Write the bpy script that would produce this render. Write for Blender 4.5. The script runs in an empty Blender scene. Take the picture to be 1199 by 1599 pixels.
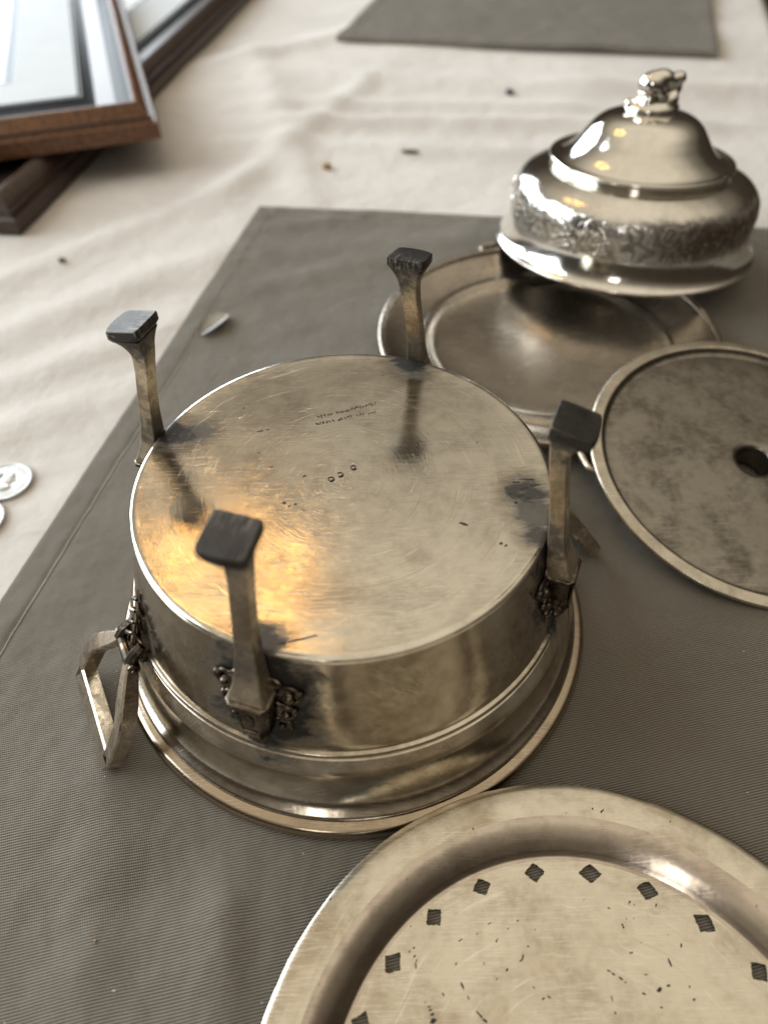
import bpy, bmesh, math, random
from math import sin, cos, pi, radians, sqrt, atan2, hypot, exp
from mathutils import Vector, Matrix, noise
random.seed(7)
SC = bpy.context.scene
COL = SC.collection
CM = 0.01                                   # geometry below is written in centimetres

# ------------------------------------------------------------------ camera
F_PX, PITCH, ROLL, CAM_H = 1130.0, radians(47.962), radians(-1.533), 25.037
cam = bpy.data.cameras.new('camera'); camo = bpy.data.objects.new('camera', cam); COL.objects.link(camo)
cam.sensor_fit = 'AUTO'; cam.sensor_width = 36.0; cam.lens = F_PX / 1599.0 * 36.0
cam.clip_start = 0.01; cam.clip_end = 60.0
fw = Vector((0, cos(PITCH), -sin(PITCH))); rt = Vector((1, 0, 0)); up = Vector((0, sin(PITCH), cos(PITCH)))
rx = rt * cos(ROLL) + up * sin(ROLL); ry = -rt * sin(ROLL) + up * cos(ROLL)
M = Matrix((rx, ry, -fw)).transposed().to_4x4(); M.translation = Vector((0, 0, CAM_H * CM))
camo.matrix_world = M
cam.dof.use_dof = True; cam.dof.focus_distance = 0.252; cam.dof.aperture_fstop = 6.6; cam.dof.aperture_blades = 0
SC.camera = camo

# ------------------------------------------------------------------ world (dim warm room) and lamps
W = bpy.data.worlds.new('World'); SC.world = W; W.use_nodes = True
nt = W.node_tree; nt.nodes.clear()
bg = nt.nodes.new('ShaderNodeBackground'); wo = nt.nodes.new('ShaderNodeOutputWorld')
wtc = nt.nodes.new('ShaderNodeTexCoord'); wsp = nt.nodes.new('ShaderNodeSeparateXYZ'); wr = nt.nodes.new('ShaderNodeValToRGB')
nt.links.new(wtc.outputs['Generated'], wsp.inputs[0]); nt.links.new(wsp.outputs['Z'], wr.inputs[0])
wr.color_ramp.elements[0].position = 0.0; wr.color_ramp.elements[0].color = (0.035, 0.027, 0.02, 1)
wr.color_ramp.elements[1].position = 0.85; wr.color_ramp.elements[1].color = (0.79, 0.70, 0.555, 1)
e = wr.color_ramp.elements.new(0.30); e.color = (0.05, 0.039, 0.027, 1)
e = wr.color_ramp.elements.new(0.55); e.color = (0.215, 0.185, 0.143, 1)
nt.links.new(wr.outputs[0], bg.inputs[0]); bg.inputs[1].default_value = 1.0
nt.links.new(bg.outputs[0], wo.inputs[0])

def area(name, loc, target, sx, sy, power, col):
    l = bpy.data.lights.new(name, 'AREA'); l.shape = 'RECTANGLE'; l.size = sx; l.size_y = sy; l.energy = power; l.color = col
    o = bpy.data.objects.new(name, l); COL.objects.link(o); o.location = Vector(loc) * CM
    o.rotation_euler = (Vector(target) * CM - o.location).to_track_quat('-Z', 'Y').to_euler()
    return o
area('window_light', (-185, 260, 88), (-5, 45, 0), 2.6, 1.35, 100, (0.87, 0.945, 1.0))
area('side_window_light', (-185, 45, 95), (0, 40, 0), 1.4, 1.4, 38, (0.86, 0.94, 1.0))
area('rear_window_light', (-55, -180, 120), (0, 20, 0), 0.3, 0.55, 2.6, (1.0, 0.96, 0.9))
for k in range(6):
    a = k / 6 * 2 * pi + 0.35
    l = bpy.data.lights.new('chandelier_bulb', 'POINT'); l.energy = 0.23; l.color = (1.0, 0.47, 0.06); l.shadow_soft_size = 0.017
    o = bpy.data.objects.new('chandelier_bulb', l); COL.objects.link(o)
    o.location = Vector((-27.5 + 11 * cos(a), 74 + 11 * sin(a), 90)) * CM
SC.view_settings.view_transform = 'Standard'; SC.view_settings.look = 'None'; SC.view_settings.exposure = 0.0; SC.view_settings.gamma = 1.0

# ------------------------------------------------------------------ helpers
def tag(o, label=None, cat=None, group=None, kind=None):
    if label: o['label'] = label
    if cat: o['category'] = cat
    if group: o['group'] = group
    if kind: o['kind'] = kind
    return o
def thing(name, label, cat, loc=(0, 0, 0), rot=None, group=None):
    o = bpy.data.objects.new(name, None); COL.objects.link(o); o.empty_display_size = 0.02
    m = rot.to_4x4() if rot is not None else Matrix.Identity(4)
    m.translation = Vector(loc) * CM; o.matrix_world = m
    return tag(o, label, cat, group)
def obj(name, bm, mat, parent=None, smooth=True, sharp=38, loc=None, rotz=0.0):
    bmesh.ops.recalc_face_normals(bm, faces=bm.faces)
    if smooth:
        for f in bm.faces: f.smooth = True
        ca = radians(sharp)
        for ed in bm.edges:
            if len(ed.link_faces) == 2 and ed.calc_face_angle(0) > ca: ed.smooth = False
    for v in bm.verts: v.co *= CM
    me = bpy.data.meshes.new(name); bm.to_mesh(me); bm.free()
    me.materials.append(mat)
    o = bpy.data.objects.new(name, me); COL.objects.link(o)
    if parent: o.parent = parent
    if loc: o.location = Vector(loc) * CM
    if rotz: o.rotation_euler = (0, 0, rotz)
    return o
def copy_tree(o, parent=None):
    c = o.copy(); COL.objects.link(c)
    if parent: c.parent = parent
    for ch in list(o.children): copy_tree(ch, c)
    return c
def crom(pts, n=6):
    out = []
    P = [pts[0]] + list(pts) + [pts[-1]]
    for i in range(1, len(P) - 2):
        p0, p1, p2, p3 = [Vector(p) for p in P[i - 1:i + 3]]
        for k in range(n):
            t = k / n
            out.append(0.5 * ((2 * p1) + (p2 - p0) * t + (2 * p0 - 5 * p1 + 4 * p2 - p3) * t * t + (3 * p1 - p0 - 3 * p2 + p3) * t ** 3))
    out.append(Vector(pts[-1]))
    return out
def lathe(bm, prof, segs=160, jit=None):
    """revolve a list of (r, z); r = 0 makes a pole"""
    rows = []
    for r, z in prof:
        if r < 1e-6: rows.append([bm.verts.new((0, 0, z))])
        else:
            row = []
            for k in range(segs):
                a = 2 * pi * k / segs; rr, zz = (r, z) if jit is None else jit(r, z, a)
                row.append(bm.verts.new((rr * cos(a), rr * sin(a), zz)))
            rows.append(row)
    for A_, B_ in zip(rows, rows[1:]):
        for k in range(segs):
            k2 = (k + 1) % segs
            if len(A_) == 1 and len(B_) == 1: continue
            if len(A_) == 1: bm.faces.new((A_[0], B_[k], B_[k2]))
            elif len(B_) == 1: bm.faces.new((A_[k], B_[0], A_[k2]))
            else: bm.faces.new((A_[k], B_[k], B_[k2], A_[k2]))
    return bm
def circ(cr, cz, rad, a0, a1, n=10):
    return [(cr + rad * cos(radians(a0 + (a1 - a0) * i / n)), cz + rad * sin(radians(a0 + (a1 - a0) * i / n))) for i in range(n + 1)]
def loft(bm, rings, cap=True, closed=True):
    vs = [[bm.verts.new(p) for p in r] for r in rings]
    n = len(vs[0])
    for A_, B_ in zip(vs, vs[1:]):
        for k in range(n if closed else n - 1):
            bm.faces.new((A_[k], A_[(k + 1) % n], B_[(k + 1) % n], B_[k]))
    if cap:
        bm.faces.new(vs[0]); bm.faces.new(list(reversed(vs[-1])))
    return bm
def tube(bm, pts, rads, n=10, cap=True):
    pts = [Vector(p) for p in pts]
    if not hasattr(rads, '__len__'): rads = [rads] * len(pts)
    rings = []; prev = None
    for i, p in enumerate(pts):
        t = (pts[min(i + 1, len(pts) - 1)] - pts[max(i - 1, 0)]).normalized()
        if prev is None:
            x = t.orthogonal().normalized()
        else:
            x = (prev - t * prev.dot(t)).normalized()
        prev = x; y = t.cross(x)
        rings.append([p + (x * cos(2 * pi * k / n) + y * sin(2 * pi * k / n)) * rads[i] for k in range(n)])
    return loft(bm, rings, cap)
def ball(bm, c, r, sub=2, sc=(1, 1, 1), rot=None):
    m = Matrix.Translation(Vector(c)) @ (rot.to_4x4() if rot is not None else Matrix.Identity(4)) @ Matrix.Diagonal((sc[0], sc[1], sc[2], 1))
    bmesh.ops.create_icosphere(bm, subdivisions=sub, radius=r, matrix=m)
def boxm(bm, lo, hi):
    bmesh.ops.create_cube(bm, size=1, matrix=Matrix.Translation([(a + b) / 2 for a, b in zip(lo, hi)]) @ Matrix.Diagonal([b - a for a, b in zip(lo, hi)] + [1]))
def bevel(bm, w, seg=2, ang=30):
    es = [e for e in bm.edges if len(e.link_faces) == 2 and e.calc_face_angle(0) > radians(ang)]
    bmesh.ops.bevel(bm, geom=es, offset=w, segments=seg, profile=0.5, affect='EDGES', clamp_overlap=True)

# ------------------------------------------------------------------ material nodes
class N:
    def __init__(s, name):
        s.m = bpy.data.materials.new(name); s.m.use_nodes = True; s.t = s.m.node_tree; s.t.nodes.clear()
        s.out = s.n('ShaderNodeOutputMaterial'); s.b = s.n('ShaderNodeBsdfPrincipled'); s.l(s.b.outputs[0], s.out.inputs[0])
        tc = s.n('ShaderNodeTexCoord'); mp = s.n('ShaderNodeVectorMath'); mp.operation = 'SCALE'; mp.inputs['Scale'].default_value = 100.0
        s.l(tc.outputs['Object'], mp.inputs[0]); s.co = mp.outputs[0]      # object coordinates in cm
        s.bump = None
    def n(s, t): return s.t.nodes.new(t)
    def l(s, a, b): s.t.links.new(a, b)
    def put(s, sock, v):
        if isinstance(v, (int, float)): sock.default_value = v
        elif isinstance(v, (tuple, list)): sock.default_value = tuple(v) + ((1,) if len(v) == 3 and len(sock.default_value) == 4 else ())
        else: s.l(v, sock)
    def math(s, op, a, b=0.0, c=0.0, clamp=False):
        x = s.n('ShaderNodeMath'); x.operation = op; x.use_clamp = clamp
        for i, v in enumerate((a, b, c)): s.put(x.inputs[i], v)
        return x.outputs[0]
    def vec(s, op, a, b=(0, 0, 0)):
        x = s.n('ShaderNodeVectorMath'); x.operation = op; s.put(x.inputs[0], a); s.put(x.inputs[1], b)
        return x.outputs['Value'] if op in ('LENGTH', 'DOT_PRODUCT', 'DISTANCE') else x.outputs[0]
    def noise(s, v, scale, detail=4, rough=0.55, dist=0.0):
        x = s.n('ShaderNodeTexNoise'); s.put(x.inputs['Vector'], v); x.inputs['Scale'].default_value = scale
        x.inputs['Detail'].default_value = detail; x.inputs['Roughness'].default_value = rough; x.inputs['Distortion'].default_value = dist
        return x.outputs[0]
    def ramp(s, f, a, b, va=0.0, vb=1.0, smooth=True):
        x = s.n('ShaderNodeMapRange'); x.interpolation_type = 'SMOOTHSTEP' if smooth else 'LINEAR'; x.clamp = True if not smooth else True
        s.put(x.inputs[0], f); x.inputs[1].default_value = a; x.inputs[2].default_value = b; x.inputs[3].default_value = va; x.inputs[4].default_value = vb
        return x.outputs[0]
    def mix(s, f, a, b):
        x = s.n('ShaderNodeMix'); x.data_type = 'RGBA'; s.put(x.inputs[0], f); s.put(x.inputs[6], a); s.put(x.inputs[7], b); return x.outputs[2]
    def xyz(s, v):
        x = s.n('ShaderNodeSeparateXYZ'); s.l(v, x.inputs[0]); return x.outputs
    def comb(s, a, b, c):
        x = s.n('ShaderNodeCombineXYZ')
        for i, v in enumerate((a, b, c)): s.put(x.inputs[i], v)
        return x.outputs[0]
    def addbump(s, h, strength=0.2, dist=0.0005):
        x = s.n('ShaderNodeBump'); x.inputs['Strength'].default_value = strength; x.inputs['Distance'].default_value = dist; s.put(x.inputs['Height'], h)
        if s.bump is not None: s.l(s.bump, x.inputs['Normal'])
        s.bump = x.outputs[0]; s.l(s.bump, s.b.inputs['Normal'])
    def set(s, **k):
        for a, v in k.items(): s.put(s.b.inputs[a.replace('_', ' ')], v)
    def rot(s, v, ang, sc):
        x = s.n('ShaderNodeMapping'); s.put(x.inputs[0], v); x.inputs['Rotation'].default_value = (0, 0, ang); x.inputs['Scale'].default_value = sc; return x.outputs[0]

def silver(name, col=(0.80, 0.735, 0.61), dark=(0.40, 0.33, 0.25), rough=0.2, blot=0.5, bscale=0.35, hair=0.5, aniso=0.0, rings=0.0,
           stains=(), stain_col=(0.035, 0.033, 0.032), pits=0.0, dents=0.15, zdark=None, wear=0.0, zamp=2.6, xr=None, engrave=None):
    m = N(name); co = m.co
    n1 = m.noise(co, bscale, 6, 0.6, 0.4); n2 = m.noise(co, bscale * 6, 5, 0.65)
    f = m.ramp(m.math('ADD', m.math('MULTIPLY', n1, 0.7), m.math('MULTIPLY', n2, 0.3)), 0.40, 0.68)
    c = m.mix(m.math('MULTIPLY', f, blot), col, dark)
    r = m.math('ADD', rough - 0.06, m.math('MULTIPLY', n2, 0.12))
    x, y, z = m.xyz(co)
    rad = m.math('SQRT', m.math('ADD', m.math('MULTIPLY', x, x), m.math('MULTIPLY', y, y)))
    th = m.math('ARCTAN2', y, x)
    met = 1.0
    if hair > 0:
        h = None
        for k, ang in enumerate((0.25, 1.05, 1.9, 2.7)):
            v = m.rot(m.vec('ADD', co, (k * 7.3, k * 3.1, 0)), ang, (0.8, 42.0, 3.0))
            g = m.ramp(m.noise(v, 1.0, 2, 0.5, 0.25), 0.62, 0.70)
            h = g if h is None else m.math('MAXIMUM', h, g)
        h = m.math('MULTIPLY', h, m.ramp(m.noise(co, 0.5, 3), 0.35, 0.6))
        m.addbump(h, 0.05 * hair, 0.0002)
        c = m.mix(m.math('MULTIPLY', h, 0.75 * hair), c, (0.97, 0.92, 0.80))
        hd = m.ramp(m.noise(m.rot(m.vec('ADD', co, (3.3, 9.1, 0)), 0.7, (1.4, 30.0, 3.0)), 1.0, 3, 0.6, 0.4), 0.60, 0.72)
        c = m.mix(m.math('MULTIPLY', hd, 0.38 * hair), c, dark)
        r = m.math('ADD', r, m.math('MULTIPLY', h, 0.12 * hair))
    if rings > 0:
        wob = m.math('MULTIPLY', m.noise(co, 0.25, 2), 0.8)
        pv = m.comb(m.math('MULTIPLY', m.math('ADD', rad, wob), 11.0), m.math('MULTIPLY', th, 1.3), 0.0)
        g = m.noise(pv, 1.0, 4, 0.7)
        pv2 = m.comb(m.math('MULTIPLY', m.math('ADD', rad, wob), 5.0), m.math('MULTIPLY', th, 2.2), 4.0)
        g2 = m.ramp(m.noise(pv2, 1.0, 3, 0.7), 0.58, 0.70); g3 = m.ramp(m.noise(m.vec('ADD', pv, (31, 7, 2)), 1.0, 3, 0.7), 0.58, 0.70)
        m.addbump(m.math('ADD', g, m.math('MULTIPLY', g2, 0.8)), 0.10 * rings, 0.0003)
        c = m.mix(m.math('MULTIPLY', g2, 0.55), c, (0.97, 0.93, 0.82)); c = m.mix(m.math('MULTIPLY', g3, 0.42 * rings), c, dark)
        r = m.math('ADD', r, m.math('MULTIPLY', m.math('ADD', g2, g3), 0.07 * rings))
    if dents > 0: m.addbump(m.noise(co, 0.8, 3, 0.5), dents, 0.001)
    if engrave:
        w_ = m.math('SINE', m.math('MULTIPLY', m.noise(co, 0.62, 1, 0.5, 0.5), 40.0))
        zb = m.math('MULTIPLY', m.ramp(z, engrave[0], engrave[0] + 0.3), m.ramp(z, engrave[1], engrave[1] - 0.3))
        m.addbump(m.math('MULTIPLY', w_, zb), 0.28, 0.0004)
        c = m.mix(m.math('MULTIPLY', m.math('MULTIPLY', m.ramp(w_, 0.1, -0.8), zb), 0.55), c, (0.16, 0.125, 0.09))
    if wear > 0:
        wv = m.ramp(m.noise(co, 2.3, 6, 0.7, 0.6), 0.46, 0.58)
        c = m.mix(m.math('MULTIPLY', wv, wear), c, (0.055, 0.045, 0.038))
        r = m.math('ADD', r, m.math('MULTIPLY', wv, 0.15))
    mask = None; halo = None
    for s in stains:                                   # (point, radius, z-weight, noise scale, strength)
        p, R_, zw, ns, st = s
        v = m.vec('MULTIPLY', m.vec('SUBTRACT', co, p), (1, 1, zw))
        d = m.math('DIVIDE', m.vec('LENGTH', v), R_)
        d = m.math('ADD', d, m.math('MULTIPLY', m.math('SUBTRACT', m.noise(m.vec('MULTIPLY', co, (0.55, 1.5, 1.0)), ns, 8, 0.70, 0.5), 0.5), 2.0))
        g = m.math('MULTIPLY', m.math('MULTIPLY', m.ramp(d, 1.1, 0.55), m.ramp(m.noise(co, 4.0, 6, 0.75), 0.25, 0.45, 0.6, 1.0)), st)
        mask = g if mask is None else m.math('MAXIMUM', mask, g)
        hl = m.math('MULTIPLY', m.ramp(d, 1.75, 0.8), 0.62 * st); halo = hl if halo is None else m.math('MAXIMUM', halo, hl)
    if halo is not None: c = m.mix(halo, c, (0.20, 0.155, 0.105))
    if zdark:                                          # oxide by height on the piece: list of (z, darkness)
        rr = m.n('ShaderNodeFloatCurve'); zs = [q[0] for q in zdark]; z0, z1 = min(zs), max(zs)
        zn = m.math('ADD', z, m.math('MULTIPLY', m.math('SUBTRACT', m.noise(co, 1.6, 5, 0.65), 0.5), zamp))
        m.l(m.math('DIVIDE', m.math('SUBTRACT', zn, z0), z1 - z0), rr.inputs['Value'])
        cv = rr.mapping.curves[0]
        for i, (zz, vv) in enumerate(zdark):
            t = (zz - z0) / (z1 - z0)
            if i == 0: cv.points[0].location = (t, vv)
            elif i == len(zdark) - 1: cv.points[-1].location = (t, vv)
            else: cv.points.new(t, vv)
        rr.mapping.update()
        g = m.math('MULTIPLY', rr.outputs[0], m.ramp(m.noise(co, 3.0, 5, 0.7), 0.25, 0.55, 0.55, 1.0), clamp=True)
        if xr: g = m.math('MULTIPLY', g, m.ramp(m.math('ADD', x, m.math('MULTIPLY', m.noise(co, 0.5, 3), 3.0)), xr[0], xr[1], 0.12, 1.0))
        mask = g if mask is None else m.math('MAXIMUM', mask, g)
    if pits > 0:
        pv = m.vec('MULTIPLY', m.rot(co, 0.5, (1, 1, 1)), (1.0, 0.55, 1))
        g = m.ramp(m.math('ADD', m.noise(pv, 5.5, 2, 0.5), m.math('MULTIPLY', m.noise(co, 0.6, 2), 0.35)), 0.93, 0.945)
        g = m.math('MULTIPLY', g, pits); mask = g if mask is None else m.math('MAXIMUM', mask, g)
    if mask is not None:
        c = m.mix(mask, c, stain_col); r = m.math('ADD', r, m.math('MULTIPLY', mask, 0.22))
        met = m.math('SUBTRACT', 1.0, m.math('MULTIPLY', mask, 0.85)); m.set(Specular_IOR_Level=m.math('SUBTRACT', 0.5, m.math('MULTIPLY', mask, 0.3)))
    m.set(Base_Color=c, Roughness=r, Metallic=met)
    if aniso > 0:
        m.b.inputs['Anisotropic'].default_value = aniso
        tg = m.n('ShaderNodeTangent'); tg.direction_type = 'RADIAL'; tg.axis = 'Z'; m.l(tg.outputs[0], m.b.inputs['Tangent'])
    return m.m

# ------------------------------------------------------------------ layout (cm)
POT = (-1.375, 17.248)
LEG_A = [radians(a) for a in (-109.0, -23.5, 67.0, 159.5)]
HAN_A = [radians(-153.0), radians(24.0)]
TRAY = (5.05, 0.10); REAR = (9.447, 34.737)
def wall_r(z): return 7.02 + (7.6 - z) * 0.224

def polar(a, r, z=0): return (r * cos(a), r * sin(a), z)

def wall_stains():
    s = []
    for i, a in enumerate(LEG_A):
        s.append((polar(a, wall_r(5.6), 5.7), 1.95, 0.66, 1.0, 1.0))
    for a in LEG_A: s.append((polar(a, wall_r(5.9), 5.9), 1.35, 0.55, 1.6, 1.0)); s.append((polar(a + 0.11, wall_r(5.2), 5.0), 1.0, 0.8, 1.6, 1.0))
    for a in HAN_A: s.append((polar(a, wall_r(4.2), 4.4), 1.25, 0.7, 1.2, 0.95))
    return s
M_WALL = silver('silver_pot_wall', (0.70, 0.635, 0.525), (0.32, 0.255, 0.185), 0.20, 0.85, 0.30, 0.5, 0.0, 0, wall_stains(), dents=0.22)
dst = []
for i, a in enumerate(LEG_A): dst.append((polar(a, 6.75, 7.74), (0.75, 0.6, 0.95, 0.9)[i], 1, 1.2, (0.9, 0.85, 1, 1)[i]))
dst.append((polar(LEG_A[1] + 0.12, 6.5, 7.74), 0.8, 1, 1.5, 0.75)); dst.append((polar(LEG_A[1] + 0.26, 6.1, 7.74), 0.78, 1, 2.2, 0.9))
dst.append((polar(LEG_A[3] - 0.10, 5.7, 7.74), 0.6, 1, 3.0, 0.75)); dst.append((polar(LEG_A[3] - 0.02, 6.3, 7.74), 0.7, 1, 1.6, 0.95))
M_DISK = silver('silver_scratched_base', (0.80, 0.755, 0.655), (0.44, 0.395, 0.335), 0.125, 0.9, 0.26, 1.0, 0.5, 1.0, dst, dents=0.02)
M_BAND = silver('silver_rim', (0.46, 0.375, 0.275), (0.22, 0.165, 0.115), 0.20, 0.5, 0.45, 0.4, dents=0.15)
M_LEG = silver('oxidised_leg', (0.62, 0.51, 0.36), (0.25, 0.19, 0.13), 0.20, 0.75, 0.6, 0.3, dents=0.08, wear=0.25,
               zdark=[(6.0, 0.55), (6.9, 0.35), (7.6, 0.75), (8.3, 0.75), (9.0, 0.18), (10.2, 0.12), (11.0, 0.35), (11.6, 0.9), (12.6, 1.0)], stain_col=(0.05, 0.045, 0.042))
M_FOOT = silver('oxidised_foot', (0.075, 0.070, 0.066), (0.04, 0.037, 0.035), 0.52, 0.8, 1.0, 0.6, dents=0.2)
M_WORN = silver('worn_foot_edge', (0.50, 0.43, 0.34), (0.12, 0.10, 0.085), 0.3, 1.0, 2.5, 0, dents=0.1, wear=0.5)
M_OXID = silver('black_oxidised_silver', (0.24, 0.195, 0.145), (0.04, 0.034, 0.03), 0.20, 1.0, 1.6, 0.0, dents=0.15, wear=0.85)
M_HAND = silver('worn_handle_silver', (0.66, 0.575, 0.46), (0.28, 0.22, 0.17), 0.24, 0.7, 0.6, 0.3, dents=0.06, wear=0.25)
M_LID = silver('polished_lid_silver', (0.87, 0.845, 0.785), (0.54, 0.49, 0.42), 0.10, 0.3, 0.3, 0.1, dents=0.08)
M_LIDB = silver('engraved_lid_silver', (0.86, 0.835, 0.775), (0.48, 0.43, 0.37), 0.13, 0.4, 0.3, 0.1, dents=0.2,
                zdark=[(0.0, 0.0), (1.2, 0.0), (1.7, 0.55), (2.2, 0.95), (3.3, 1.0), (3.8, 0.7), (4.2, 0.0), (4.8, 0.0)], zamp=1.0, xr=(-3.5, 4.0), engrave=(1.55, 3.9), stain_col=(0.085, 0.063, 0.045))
M_TRAY = silver('brushed_tray_silver', (0.79, 0.735, 0.615), (0.46, 0.385, 0.29), 0.25, 0.95, 0.35, 1.0, 0.35, 0.6, pits=1.0, dents=0.10)
M_TRAYW = silver('tray_well_silver', (0.66, 0.58, 0.49), (0.36, 0.29, 0.24), 0.18, 0.7, 0.5, 0.4, pits=0.5, dents=0.12)
M_REAR = silver('browned_plate_silver', (0.44, 0.39, 0.33), (0.25, 0.215, 0.18), 0.24, 0.8, 0.3, 0.4, dents=0.12)
M_DISC = silver('dull_pewter_disc', (0.30, 0.275, 0.235), (0.12, 0.108, 0.09), 0.32, 1.0, 0.5, 0.3, dents=0.25)
M_DISCR = silver('dull_disc_rim', (0.60, 0.545, 0.45), (0.30, 0.265, 0.22), 0.27, 0.7, 0.6, 0.4, dents=0.2)

def m_simple(name, col, rough, **k):
    m = N(name); n = m.noise(m.co, k.get('ns', 1.0), 5, 0.6)
    c = m.mix(m.ramp(n, 0.35, 0.7), col, tuple(v * k.get('dk', 0.8) for v in col)); m.set(Base_Color=c, Roughness=rough, Metallic=k.get('met', 0.0))
    if k.get('bump'): m.addbump(n, k['bump'], 0.001)
    return m.m
M_BLACKMARK = m_simple('stamped_oxide', (0.05, 0.045, 0.04), 0.5, met=0.3)
M_PIT = m_simple('black_pit', (0.02, 0.018, 0.016), 0.6)

# cloths
def m_tablecloth():
    m = N('cream_cotton_cloth'); co = m.co
    b = m.noise(co, 0.09, 4, 0.6)
    c = m.mix(m.ramp(b, 0.3, 0.7), (0.70, 0.665, 0.625), (0.63, 0.595, 0.555))
    sp = m.ramp(m.noise(co, 0.7, 3, 0.5), 0.72, 0.80)
    c = m.mix(m.math('MULTIPLY', sp, 0.25), c, (0.45, 0.36, 0.26))
    x, y, z = m.xyz(co)
    wv = m.math('ADD', m.math('SINE', m.math('MULTIPLY', x, 62.0)), m.math('SINE', m.math('MULTIPLY', y, 62.0)))
    m.addbump(m.math('ADD', m.math('MULTIPLY', wv, 0.15), m.noise(co, 9.0, 3, 0.6)), 0.35, 0.0006)
    m.addbump(m.noise(co, 0.40, 3, 0.5, 0.2), 0.28, 0.008)
    m.set(Base_Color=c, Roughness=0.95, Specular_IOR_Level=0.15); m.b.inputs['Sheen Weight'].default_value = 0.15
    return m.m
def m_twill(name):
    m = N(name); co = m.co
    x, y, z = m.xyz(co)
    d = m.math('MULTIPLY', m.math('SUBTRACT', m.noise(co, 0.25, 2, 0.5), 0.5), 0.16)
    ph = m.math('ADD', m.math('ADD', m.math('MULTIPLY', y, 1.0), m.math('MULTIPLY', x, -0.20)), d)
    line = m.math('SINE', m.math('MULTIPLY', ph, 2 * pi / 0.088))
    thr = m.noise(m.rot(co, 0.25, (3.0, 18.0, 1.0)), 1.2, 3, 0.6)
    cross = m.math('SINE', m.math('MULTIPLY', m.math('ADD', x, m.math('MULTIPLY', y, 0.3)), 2 * pi / 0.07))
    hgt = m.math('ADD', line, m.math('ADD', m.math('MULTIPLY', cross, 0.25), m.math('MULTIPLY', thr, 1.2)))
    f = m.ramp(hgt, -0.7, 1.9)
    bl = m.noise(co, 0.16, 4, 0.6)
    hi = m.mix(bl, (0.320, 0.291, 0.246), (0.260, 0.233, 0.192)); lo = m.mix(bl, (0.108, 0.096, 0.078), (0.083, 0.073, 0.058))
    c = m.mix(f, lo, hi)
    m.addbump(hgt, 0.55, 0.0003)
    m.addbump(m.noise(co, 0.26, 3, 0.5, 0.0), 0.62, 0.010)
    m.set(Base_Color=c, Roughness=0.92, Specular_IOR_Level=0.2); m.b.inputs['Sheen Weight'].default_value = 0.12
    return m.m
M_CLOTH = m_tablecloth(); M_MAT = m_twill('grey_twill'); M_THREAD = m_simple('grey_thread', (0.50, 0.48, 0.44), 0.9)

# ------------------------------------------------------------------ the table
E0, ED = Vector((45.4, 95.9)), Vector((2.89, 10.64)).normalized()       # right-hand edge of the table
def seg_fold(x, y, a, b, w, h):
    ax, ay = a; bx, by = b; dx, dy = bx - ax, by - ay; L = hypot(dx, dy); t = ((x - ax) * dx + (y - ay) * dy) / (L * L)
    d = ((x - ax) * dy - (y - ay) * dx) / L + 0.35 * noise.noise(Vector((x * 0.11, y * 0.11, 3.3)))
    k = 1.0 if 0 <= t <= 1 else exp(-((min(abs(t), abs(t - 1)) * L / 6.0) ** 2))
    return 1.35 * h * k * exp(-(d / w) ** 2)
FOLDS = [((-4, 70.5), (26, 67.5), 1.3, 0.50), ((-6, 75), (16, 72.5), 1.5, 0.40), ((-9, 66), (10, 63.0), 1.6, 0.28), ((-12, 88), (-6, 60), 1.8, 0.30), ((22, 77), (46, 72.5), 1.8, 0.6),
         ((-8, 84), (36, 75), 2.4, 0.30), ((-24, 45), (-12, 57), 1.4, 0.25), ((-28, 34), (-15, 44), 1.6, 0.28), ((-30, 27), (-17, 36), 1.5, 0.25), ((-34, 20), (-20, 29), 1.7, 0.25), ((-10, 60), (-2, 78), 1.5, 0.3), ((-2, 98), (-14, 90), 2, .4)]
def cloth_h(x, y):
    h = 0.10 * noise.fractal(Vector((x * 0.08, y * 0.14, 0)), 0.9, 2.0, 4) + 0.16 * noise.noise(Vector((x * 0.035, y * 0.06, 7)))
    for f in FOLDS: h += seg_fold(x, y, *f)
    return h
MO = Vector((-8.81, 54.09)); MX = Vector((17.62, -2.66)).normalized(); MY = Vector((-7.56, -36.06)).normalized()
MW, MH = 58.0, 74.0
OBJ_FLAT = [(POT[0], POT[1], 9.3), (TRAY[0], TRAY[1], 9.3), (REAR[0], REAR[1], 9.5), (17.2, 24, 8.6), (16, 44.7, 8)]
def flat_k(x, y):
    k = 1.0
    for cx, cy, r in OBJ_FLAT:
        d = hypot(x - cx, y - cy) - r
        k = min(k, max(0.0, min(1.0, d / 2.5)))
    return k
def in_mat(x, y, m=0.0):
    det = MX.x * MY.y - MX.y * MY.x; dx, dy = x - MO.x, y - MO.y
    u = (dx * MY.y - dy * MY.x) / det; v = (MX.x * dy - MX.y * dx) / det
    return u, v
bm = bmesh.new()
ny, nx = 330, 230
ys = []
y = -45.0
while y < 160:
    ys.append(y); y += 0.55 if 18 < y < 115 else 2.0
xs = []
rows = []
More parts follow.
